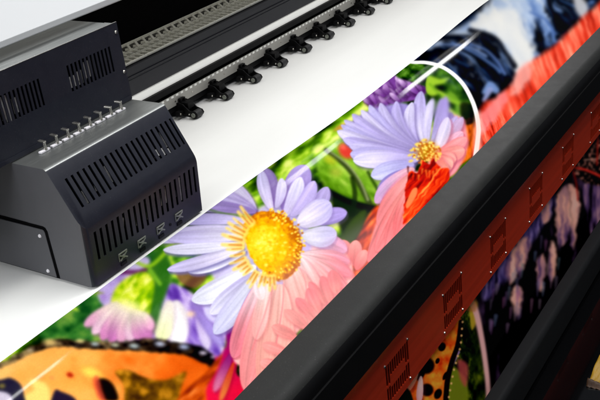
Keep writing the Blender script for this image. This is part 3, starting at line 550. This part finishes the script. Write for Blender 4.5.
# front rail
prof = [(.946, -.108), (.946, -.1005), (.944, -.0985), (.884, -.0985)]+arc(.884, -.1385, .040, 90, 180, 12)[1:]+[(.844, -.166), (.93, -.166)]
bm = bmesh.new(); prism(bm, prof, XL, XR); o = obj('front_rail', bm, [BARG, BLACK], pr)
for p in o.data.polygons:
    p.use_smooth = abs(p.normal.x) < .5
    if p.normal.y < -.8 or p.normal.z < -.3: p.material_index = 1
o.modifiers.new('edge', 'EDGE_SPLIT').split_angle = math.radians(30)
bm = bmesh.new(); prism(bm, [(.8395, -.150), (.8395, -.226), (.8410, -.229), (.90, -.229), (.90, -.150)], XL, XR); obj('skirt', bm, BLACK, pr)
# red slotted panel with its vents
KP = 1.045; PY = .848*KP; PB = 1-1.411*KP
vents_x = [(1.107+.32*i)*KP for i in range(-1, 8)]; VW, VT, VB = .132*KP, 1-1.272*KP, 1-1.398*KP
holes = [(x-.004-XL, x+VW-XL, VB-PB, VT-PB) for x in vents_x]
hp = plate('heater_panel', (XL, PY, PB), (1, 0, 0), (0, 0, 1), XR-XL, -.320-PB, holes, .003, REDP, pr)
cw = [(PY-.0425*t*t, -.320+.094*t) for t in [i/10 for i in range(11)]]  # cowl bend added so the panel's upper part falls dark
bm = bmesh.new(); prism(bm, [(y-.003, z) for y, z in cw]+[(y+.002, z) for y, z in cw[::-1]], XL, XR); o = obj('shading_cowl', bm, REDP, pr)
for p in o.data.polygons: p.use_smooth = abs(p.normal.x) < .5
o.modifiers.new('edge', 'EDGE_SPLIT').split_angle = math.radians(40)
def panel_vent(x):
    U = VW+.004; V = VT-VB; hs = []; n = 11; p = (U-.018)/n
    for i in range(n):
        a = .009+i*p+p*.12; b = a+p*.74
        if i in (0, 1, n-2, n-1): hs.append((a, b, .010, V*.42)); hs.append((a, b, V*.47, V-.010))
        else: hs.append((a, b, .010, V*.36)); hs.append((a, b, V*.62, V-.010))
    v = plate('vent', (x-.004, PY, VB), (1, 0, 0), (0, 0, 1), U, V, hs, .003, REDP, pr)
    return v
for x in vents_x:
    v = panel_vent(x)
    for sx, sz in ((x+.004, VT-.006), (x+.126, VT-.006), (x+.004, VB+.004), (x+.127, VB+.004)):
        screw(v, (sx, PY-.003, sz), (0, -1, 0), .0042, STEEL)
obj('panel_backing', B(XL, XR, PY+.005, PY+.0075, PB+.002, -.325), VOID, pr)
# lower beam of the stand
prof = [(.80, -.84), (.80, -.707), (.798, -.705), (.768, -.705)]+arc(.768, -.723, .018, 90, 180, 8)[1:]+[(.750, -.826), (.76, -.84)]
bm = bmesh.new(); prism(bm, prof, XL, XR); o = obj('lower_beam', bm, mat('graphite_lower_beam', (.010, .0105, .0115), .5, 0, .15, 20, .3, 1000, spec=.1), pr)
for p in o.data.polygons: p.use_smooth = abs(p.normal.x) < .5
o.modifiers.new('edge', 'EDGE_SPLIT').split_angle = math.radians(30)
obj('rear_cabinet', B(XL, XR, 1.0, 2.2, -.835, -.17), VOID, pr)
# gantry beam
prof = [(1.87, .214), (1.87, .180), (1.8685, .178), (1.87, .176), (1.87, .130), (1.90, .130), (1.90, .012), (2.06, .012), (2.06, .214)]
bm = bmesh.new(); prism(bm, prof, XL, XR); obj('gantry_beam', bm, BEAM, pr)
obj('guide_rib', B(XL, XR, 1.8665, 1.8695, .186, .1885), BEAM, pr)
obj('light_strip', B(XL, XR, 1.866, 1.899, .1045, .1275), LITE, pr, label='glowing white strip along the dark gantry')
obj('dark_channel', B(XL, XR, 1.858, 1.899, .084, .1035), BLACK, pr)
obj('channel_floor', B(XL, XR, 1.868, 1.899, .012, .083), VOID, pr)
bm = bmesh.new(); box(bm, XL, XR, 1.848, 1.8515, .042, .0775); ro = obj('ruler_strip', bm, RULER, pr, .0006)
bm = bmesh.new(); x = XL
for i in range(int((XR-XL)/.0235)): x = XL+i*.0235; box(bm, x, x+.011, 1.8468, 1.848, .0705, .0768)
obj('scale_mark', bm, WSTRIP, ro, label='row of white measuring marks')
for i in range(int((XR-XL)/.087)):
    x = XL+.03+i*.087; bm = bmesh.new(); cyl(bm, (x, 1.8472, .057), (0, 1, 0), .0030, .0016, 12); obj('rivet', bm, STEEL, ro)
obj('roller_rail', B(XL, XR, 1.853, 1.866, .022, .0415), BLACK, pr, .001)
# cable track on the beam
tr = obj('cable_track', B(XL, XR, 1.884, 2.036, .2145, .2175), TRAY, pr)
bm = bmesh.new()
for y0_, y1_ in ((1.884, 1.888), (1.9265, 1.929), (1.9645, 1.967), (2.031, 2.036)): box(bm, XL, XR, y0_, y1_, .2175, .2255)
obj('edge_rail', bm, BRASSY, tr)
bm = bmesh.new(); i = 0; x = 1.2
while x < 5.2:
    box(bm, x, x+.008, 1.893, 1.922, .2175, .2235); box(bm, x+.004, x+.010, 1.934, 1.960, .2175, .2245)
    x += .026
obj('link', bm, BRASSY, tr, label='small plated chain links')
bm = bmesh.new(); x = 1.2
while x < 5.2:
    vs = box(bm, 0, .0075, -.036, .036, 0, .008)
    bmesh.ops.transform(bm, matrix=Matrix.Translation((x, 1.998, .2175)) @ Matrix.Rotation(math.radians(-38), 4, 'Z'), verts=vs)
    vs = box(bm, 0, .009, -.012, .012, 0, .006); bmesh.ops.transform(bm, matrix=Matrix.Translation((x+.026, 1.985, .2175)) @ Matrix.Rotation(math.radians(30), 4, 'Z'), verts=vs)
    x += .037
obj('cross_bar', bm, BRASSY, tr, label='slanting plated bars across the track')
# black interior and white hood
obj('rear_wall', B(XL, XR, 2.12, 2.14, -.1, 1.0), VOID, pr)
hd = [(1.600, .498), (1.600, .511), (1.604, .514), (2.20, 1.05), (2.22, 1.04), (1.63, .504), (1.612, .496), (1.603, .4955)]
bm = bmesh.new(); prism(bm, hd, .2, 5.7); hood = obj('hood', bm, WHITEC, pr, .0012)
obj('hood_lining', (lambda b: (prism(b, [(1.616, .4955), (2.118, .962), (2.118, .952), (1.620, .4925)], .3, 5.6), b)[1])(bmesh.new()), VOID, pr)
# pinch rollers
def pinch(x, first=None):
    if first:
        c = first.copy(); COL.objects.link(c); c.location.x += x-first['x0']; del c['x0']
        for ch in first.children:
            d = ch.copy(); COL.objects.link(d); d.parent = c
        return c
    bm = bmesh.new()
    for dx in (-.021, .017):                                     # the two cheek plates
        vs = [(1.862, .040), (1.862, .012), (1.80, .006), (1.779, .005), (1.774, .013), (1.779, .022), (1.80, .028), (1.822, .047), (1.842, .052)]
        a = [bm.verts.new((x+dx, y, z)) for y, z in vs]; b = [bm.verts.new((x+dx+.004, y, z)) for y, z in vs]
        bm.faces.new(a); bm.faces.new(b[::-1])
        for i in range(len(vs)): bm.faces.new((a[i], b[i], b[(i+1) % len(vs)], a[(i+1) % len(vs)]))
    box(bm, x-.018, x+.018, 1.818, 1.852, .014, .040); box(bm, x-.014, x+.014, 1.806, 1.812, .03, .050); box(bm, x-.014, x+.014, 1.812, 1.846, .0425, .050)
    box(bm, x-.012, x-.007, 1.835, 1.846, .050, .058); box(bm, x+.007, x+.012, 1.835, 1.846, .050, .058); box(bm, x-.012, x+.012, 1.835, 1.846, .058, .061)
    box(bm, x-.042, x-.022, 1.822, 1.84, .014, .028)
    br = obj('pinch_roller', bm, BLACK, pr, .0008)
    bm = bmesh.new(); cyl(bm, (x-.002, 1.785, .0138), (1, 0, 0), .0132, .028, 28); obj('wheel', bm, RUBBER, br, .0015)
    bm = bmesh.new(); cyl(bm, (x-.0222, 1.785, .0145), (1, 0, 0), .0075, .003, 20); cyl(bm, (x-.024, 1.785, .0145), (1, 0, 0), .003, .004, 12)
    obj('hub', bm, GREEN, br)
    screw(br, (x-.037, 1.8218, .021), (0, -1, 0), .0034); screw(br, (x-.0212, 1.80, .017), (-1, 0, 0), .003)
    br['x0'] = x
    return br
px_ = [2.172+.1645*i for i in range(-4, 17)]
p0 = pinch(px_[0]); x0_ = px_[0]
for x in px_[1:]: pinch(x, p0)
del p0['x0']

# ------------------------------------------------------------------ print carriage
ca = thing('print_carriage', 'dark navy print head carriage with slotted covers and eight valves above the white vinyl', 'print carriage', (1.3, 1.5, .005))
X0, X1 = 1.1005, 1.4865
bm = bmesh.new(); prism(bm, [(1.362, .006), (1.3505, .150), (1.4215, .2835), (1.524, .2835), (1.524, .006)], X0, X1)
bm.edges.ensure_lookup_table()
def ed(f): return [e for e in bm.edges if f(e)]
near = lambda v, y, z: abs(v.co.y-y) < .002 and abs(v.co.z-z) < .002
e1 = ed(lambda e: all(near(v, 1.362, .006) or near(v, 1.3505, .150) for v in e.verts) and abs(e.verts[0].co.x-e.verts[1].co.x) < .001 and e.verts[0].co.x < 1.2)
bmesh.ops.bevel(bm, geom=e1, offset=.016, segments=6, profile=.5, affect='EDGES')
e2 = ed(lambda e: abs(e.verts[0].co.x-e.verts[1].co.x) > .2 and abs(e.verts[0].co.z-.150) < .003)
bmesh.ops.bevel(bm, geom=e2, offset=.012, segments=5, profile=.5, affect='EDGES')
e3 = ed(lambda e: abs(e.verts[0].co.x-e.verts[1].co.x) > .2 and abs(e.verts[0].co.z-.2835) < .003 and e.verts[0].co.y < 1.45)
bmesh.ops.bevel(bm, geom=e3, offset=.007, segments=4, profile=.5, affect='EDGES')
bmesh.ops.recalc_face_normals(bm, faces=bm.faces)
for f in bm.faces:
    f.smooth = True
    if f.normal.z > .72: f.material_index = 1  # upward faces take a lighter grey
    elif f.normal.x < -.8: f.material_index = 2
shell = obj('front_cover', bm, [NAVY, GREYTOP, GREYSIDE], ca); shell.data.shade_smooth() if hasattr(shell.data, 'shade_smooth') else None
# openings for the two vent plates, cut out of the cover
f1 = (Vector((0, 1.362, .006)), Vector((0, 1.3505, .150))); f2 = (Vector((0, 1.3505, .150)), Vector((0, 1.4215, .2835)))
def frame(f):
    d = (f[1]-f[0]); return f[0], d.normalized(), d.length
def cutbox(o, v, n, x0, x1, v0, v1, depth, out=.01):
    bm = bmesh.new(); c = []
    for x in (x0, x1):
        for a in (v0, v1):
            for d in (-depth, out): c.append(bm.verts.new(Vector((x, 0, 0))+o+v*a+n*d))
    for q in ((0, 1, 3, 2), (4, 6, 7, 5), (0, 4, 5, 1), (2, 3, 7, 6), (0, 2, 6, 4), (1, 5, 7, 3)): bm.faces.new([c[i] for i in q])
    bmesh.ops.recalc_face_normals(bm, faces=bm.faces); return bm
vt = []
for f, vr in ((f1, (.052, .134)), (f2, (.032, .122))):
    o_, v_, L_ = frame(f); n_ = Vector((-1, 0, 0)).cross(v_).normalized()
    if n_.y > 0: n_ = -n_
    vt.append((o_, v_, n_, vr))
cut = []
for o_, v_, n_, vr in vt:
    me = bpy.data.meshes.new('c'); b_ = cutbox(o_, v_, n_, 1.1225, 1.4812, vr[0]+.002, vr[1]-.002, .03); b_.to_mesh(me); b_.free(); me.materials.append(VOID)
    co = bpy.data.objects.new('c', me); COL.objects.link(co); md = shell.modifiers.new('cut', 'BOOLEAN'); md.operation = 'DIFFERENCE'; md.object = co; md.solver = 'EXACT'; md.material_mode = 'TRANSFER'; cut.append(co)
dg = bpy.context.evaluated_depsgraph_get(); dg.update(); nm = bpy.data.meshes.new_from_object(shell.evaluated_get(dg), preserve_all_data_layers=True, depsgraph=dg)
shell.modifiers.clear(); shell.data = nm
for co in cut: bpy.data.objects.remove(co)
shell.modifiers.new('edge', 'EDGE_SPLIT').split_angle = math.radians(28)
for k, ((o_, v_, n_, vr), n, xa, xb) in enumerate(zip(vt, (20, 21), (1.1275, 1.1305), (1.4765, 1.4815))):
    V = vr[1]-vr[0]-.004; U = 1.4812-1.1225; hs = []
    for i in range(n):
        p = (xb-xa)/(n-.55); a = xa-1.1225+i*p; hs.append((a, min(a+p*.40, U-.0015), .004 if k == 0 else .010, V-.004 if k == 0 else V-.006))
    v = plate('vent', Vector((1.1225, 0, 0))+o_+v_*(vr[0]+.002)-n_*.003, (1, 0, 0), v_, U, V, hs, 0.003, NAVY, shell)
    rr = random.Random(k+3); IB = mat('inner_board', (.8, .8, .8), .45, .2, .8, 90)
    def board(pts):
        bm = bmesh.new(); bm.faces.new([bm.verts.new(q) for q in pts]); r = bmesh.ops.extrude_face_region(bm, geom=list(bm.faces)); bmesh.ops.translate(bm, vec=-n_*.003, verts=[g for g in r['geom'] if isinstance(g, bmesh.types.BMVert)])
        obj('inner_board', bm, IB, v)
    def at(x, a, d): return Vector((x, 0, 0))+o_+v_*a-n_*d
    for i in range(13):                                          # hoses and boards inside
        x = 1.14+rr.random()*.32; w = rr.uniform(.002, .006); a = vr[0]+rr.uniform(.006, .03); b = a+rr.uniform(.012, .045)
        board([at(x, a, .010), at(x+w, a, .010), at(x+w+.004, b, .010), at(x+.004, b, .010)])
    for x, a, w, h_ in (((1.383, .052, .012, .016), (1.402, .046, .013, .018), (1.420, .044, .010, .012), (1.16, .085, .004, .018), (1.25, .05, .004, .02)) if k == 1 else ((1.412, .06, .0155, .062), (1.20, .08, .003, .03), (1.30, .075, .003, .04))):
        board([at(x, a, .0045), at(x+w, a, .0045), at(x+w, a+h_, .0045), at(x, a+h_, .0045)])
# clips along the foot of the cover
o_, v_, n_, _ = vt[0]
for x in (1.200, 1.264, 1.331, 1.399):
    bm = bmesh.new()
    def lb(x0, x1, a0, a1, d0, d1):
        c = [bm.verts.new(Vector((xx, 0, 0))+o_+v_*aa+n_*dd) for xx in (x0, x1) for aa in (a0, a1) for dd in (d0, d1)]
        for q in ((0, 1, 3, 2), (4, 6, 7, 5), (0, 4, 5, 1), (2, 3, 7, 6), (0, 2, 6, 4), (1, 5, 7, 3)): bm.faces.new([c[i] for i in q])
    def dg_(xa, aa, xb, ab, w, d=.003):
        dx, da = xb-xa, ab-aa; l = math.hypot(dx, da); px, pa = -da/l*w/2, dx/l*w/2; q4 = ((xa+px, aa+pa), (xb+px, ab+pa), (xb-px, ab-pa), (xa-px, aa-pa))
        A_ = [bm.verts.new(Vector((xx, 0, 0))+o_+v_*a2) for xx, a2 in q4]; B_ = [bm.verts.new(Vector((xx, 0, 0))+o_+v_*a2+n_*d) for xx, a2 in q4]
        bm.faces.new(A_); bm.faces.new(B_[::-1])
        for q in range(4): bm.faces.new((A_[q], B_[q], B_[(q+1) % 4], A_[(q+1) % 4]))
    dg_(x-.011, .021, x+.012, .036, .003); dg_(x-.012, .0355, x+.011, .0215, .003, .0036); dg_(x-.0135, .0385, x+.0135, .0385, .0022, .0025); dg_(x-.0135, .020, x-.0135, .038, .0016, .002); dg_(x-.003, .028, x+.003, .030, .007, .0042)
    cl = obj('clip', bm, GREEN, shell)
    bm = bmesh.new(); 
    lb(x-.010, x+.008, .006, .014, 0, .002)
    obj('clip_slot', bm, BLACK, cl)
bm = bmesh.new(); cyl(bm, Vector((1.366, 0, 0))+o_+v_*.022+n_*.0005, n_, .0035, .002, 14); obj('plug', bm, BLACK, shell)
# valves
for i, x in enumerate([1.172+.0348*k for k in range(8)]):
    y = 1.4965; bm = bmesh.new(); box(bm, x-.015, x+.013, y-.005, y+.004, .2838, .2885); va = obj('valve', bm, WHT, ca, .001)
    bm = bmesh.new(); cyl(bm, (x+.002, y-.002, .296), (0, 0, 1), .0032, .018, 12); cyl(bm, (x+.002, y-.002, .290), (0, 0, 1), .0045, .005, 12); obj('stem', bm, STEEL, va)
    bm = bmesh.new(); vs = box(bm, -.004, .004, -.003, .014, -.002, .002); bmesh.ops.transform(bm, matrix=Matrix.Translation((x+.002, y-.002, .306)) @ Matrix.Rotation(math.radians(12+random.uniform(-6, 6)), 4, 'Z') @ Matrix.Rotation(.12, 4, 'X'), verts=vs); obj('lever', bm, STEEL, va, .0006)
# access panel on the near end
ap = [(1.4735, .010), (1.4735, .124), (1.4755, .1285), (1.4795, .1305), (1.72, .1335), (1.72, .010)]
def side(pts, x0, x1):
    bm = bmesh.new(); a = [bm.verts.new((x0, y, z)) for y, z in pts]; b = [bm.verts.new((x1, y, z)) for y, z in pts]; bm.faces.new(a); bm.faces.new(b[::-1])
    for i in range(len(pts)): bm.faces.new((a[i], b[i], b[(i+1) % len(pts)], a[(i+1) % len(pts)]))
    return bm
obj('end_wall', B(1.101, 1.4865, 1.5245, 1.80, .008, .286), GREYSIDE, ca)
gap = obj('panel_gap', side([(1.466, .007), (1.466, .128), (1.470, .136), (1.477, .1385), (1.722, .1415), (1.722, .007)], 1.0998, 1.1008), VOID, ca)
sp = obj('access_panel', side(ap, 1.0975, 1.0997), GREYSIDE, ca, .0008)
for z, y in ((.113, 1.492), (.022, 1.497)): screw(sp, (1.0975, y, z), (-1, 0, 0), .0045, WHT)
# rear box above the beam
bx0, bx1 = .62, 1.487
fr_holes = [(1.09-bx0, 1.228-bx0, .365-.2865, .433-.2865), (1.305-bx0, 1.452-bx0, .365-.2865, .433-.2865), (.87-bx0, 1.01-bx0, .365-.2865, .433-.2865)]
rb = obj('rear_box', B(bx0+.004, bx1-.004, 1.56, 2.02, .29, .4745), GREYTOP, ca, .001)
obj('box_roof', B(bx0+.004, bx1-.002, 1.5262, 1.5598, .4705, .4745), GREYTOP, rb)
fp = plate('face_plate', (bx0, 1.526, .2865), (1, 0, 0), (0, 0, 1), bx1-bx0, .1905, fr_holes, .003, NAVY, rb)
obj('edge_glint', B(bx0, bx1, 1.5227, 1.5262, .4772, .4782), STEEL, rb)  # light caught on the plate's top edge, put in as a bright strip
for h in fr_holes:
    U = h[1]-h[0]; V = h[3]-h[2]; n = 12; p = U/n
    hs = [(i*p+p*.28, i*p+p*.78, .003, V-.003) for i in range(n)]
    v = plate('vent', (bx0+h[0], 1.526, .2865+h[2]), (1, 0, 0), (0, 0, 1), U, V, hs, .003, NAVY, fp)
    rr = random.Random(int(h[0]*100)); FG = mat('fan_guard', (.85, .85, .82), .4, .3, .6, 100)
    for k in range(6):
        a = rr.random()*U*.5; w = rr.uniform(.012, .03); z = rr.uniform(0, .02); bm = bmesh.new(); box(bm, bx0+h[0]+a, bx0+h[0]+a+w, 1.5305+k*.0022, 1.532+k*.0022, .2865+h[2]+z, .2865+h[2]+z+rr.uniform(.02, .04)); obj('inner_board', bm, FG, v)
obj('box_back', B(bx0+.006, bx1-.006, 1.545, 1.549, .30, .465), VOID, rb)
for x, z in ((1.4795, .455), (1.4795, .357)): screw(fp, (x, 1.523, z), (0, -1, 0), .0045, STEEL)
obj('foot_flange', B(bx0, 1.4845, 1.5215, 1.5228, .2866, .296), NAVY, rb)
obj('lower_housing', B(1.12, 1.47, 1.5251, 1.85, .2375, .2893), VOID, ca)

# ------------------------------------------------------------------ setting
bm = bmesh.new(); box(bm, -3, 9, -3, 6, -.87, -.84); fl = obj('floor', bm, FLOOR); fl['kind'] = 'structure'
off = thing('reflection_scrap', 'small bright yellow print offcut with a green edge added for a reflection in the black floor', 'stand-in scrap', (2.24, .60, -.84))  # added scrap, stands in for a yellow reflection in the floor
YEL = mat('yellow_reflection', (.34, .19, .008), .5, 0, .25, 25); GRN = mat('green_reflection', (.05, .35, .10), .5, 0, .2, 25); BRN = mat('brown_reflection', (.05, .02, .006), .6, 0, .6, 60)
def curl(name, x0, x1, y0, y1, m, h=.02):
    bm = bmesh.new(); nx, ny = 14, 10; g = [[bm.verts.new((x0+(x1-x0)*i/nx, y0+(y1-y0)*j/ny, -.8385+h*(math.sin(i/nx*2.4)**2)*(.4+.6*j/ny)+.002*math.sin(j*2.1+i))) for j in range(ny+1)] for i in range(nx+1)]
    for i in range(nx):
        for j in range(ny): bm.faces.new((g[i][j], g[i+1][j], g[i+1][j+1], g[i][j+1]))
    o = obj(name, bm, m, off, smooth=True); s = o.modifiers.new('s', 'SOLIDIFY'); s.thickness = .0008; return o
curl('yellow_patch', 2.25, 2.40, .555, .607, YEL); curl('green_border', 2.4003, 2.43, .555, .607, GRN); curl('brown_border', 2.225, 2.2497, .555, .607, BRN)

# ------------------------------------------------------------------ lamps
def area(name, loc, tgt, sx, sy, power, col=(1, 1, 1)):
    l = bpy.data.lights.new(name, 'AREA'); l.shape = 'RECTANGLE'; l.size = sx; l.size_y = sy; l.energy = power; l.color = col
    o = bpy.data.objects.new(name, l); COL.objects.link(o); o.location = loc; d = Vector(tgt)-Vector(loc); o.rotation_euler = d.to_track_quat('-Z', 'Y').to_euler(); return o
area('key_softbox', (1.5, .98, 2.9), (1.6, 1.2, 0), 3.6, .35, 56, (1, 1, .97))
area('overhead_fill', (4.6, .6, 3.2), (2.8, 1.2, 0), 2.0, 1.0, 34, (1, .98, .96))
area('front_softbox', (2.3, -.15, 2.9), (2.2, 1.2, 0), 2.8, 1.2, 62, (.98, .98, 1))
area('low_front_lamp', (2.6, -1.9, 2.0), (2.4, 1.9, .1), 1.6, .6, 9, (.98, .98, 1))
area('hood_fill', (2.7, 1.80, .62), (2.7, 1.98, .2), 3.4, .22, 3.6, (1, .98, .93))  # unseen lamp added under the hood to brighten gantry and chain
area('left_fill', (-1.4, 1.5, 1.5), (1.1, 1.5, .2), 1.2, .8, 58, (.95, .97, 1))
for x0_, x1_, pw in ((1.75, 2.2, 40), (4.2, 4.85, 26), (5.9, 7.17, 40)):
    area('ceiling_tube', ((x0_+x1_)/2, 2.47, 2.0), ((x0_+x1_)/2, 1.27, 0), x1_-x0_, .42, pw*(x1_-x0_), (1, 1, 1))
w = bpy.data.worlds.new('World'); sc.world = w; w.use_nodes = True; bg = w.node_tree.nodes['Background']; bg.inputs[0].default_value = (.82, .88, 1, 1); bg.inputs[1].default_value = .10
sc.view_settings.view_transform = 'Standard'; sc.view_settings.look = 'None'; sc.view_settings.exposure = 0; sc.view_settings.gamma = 1
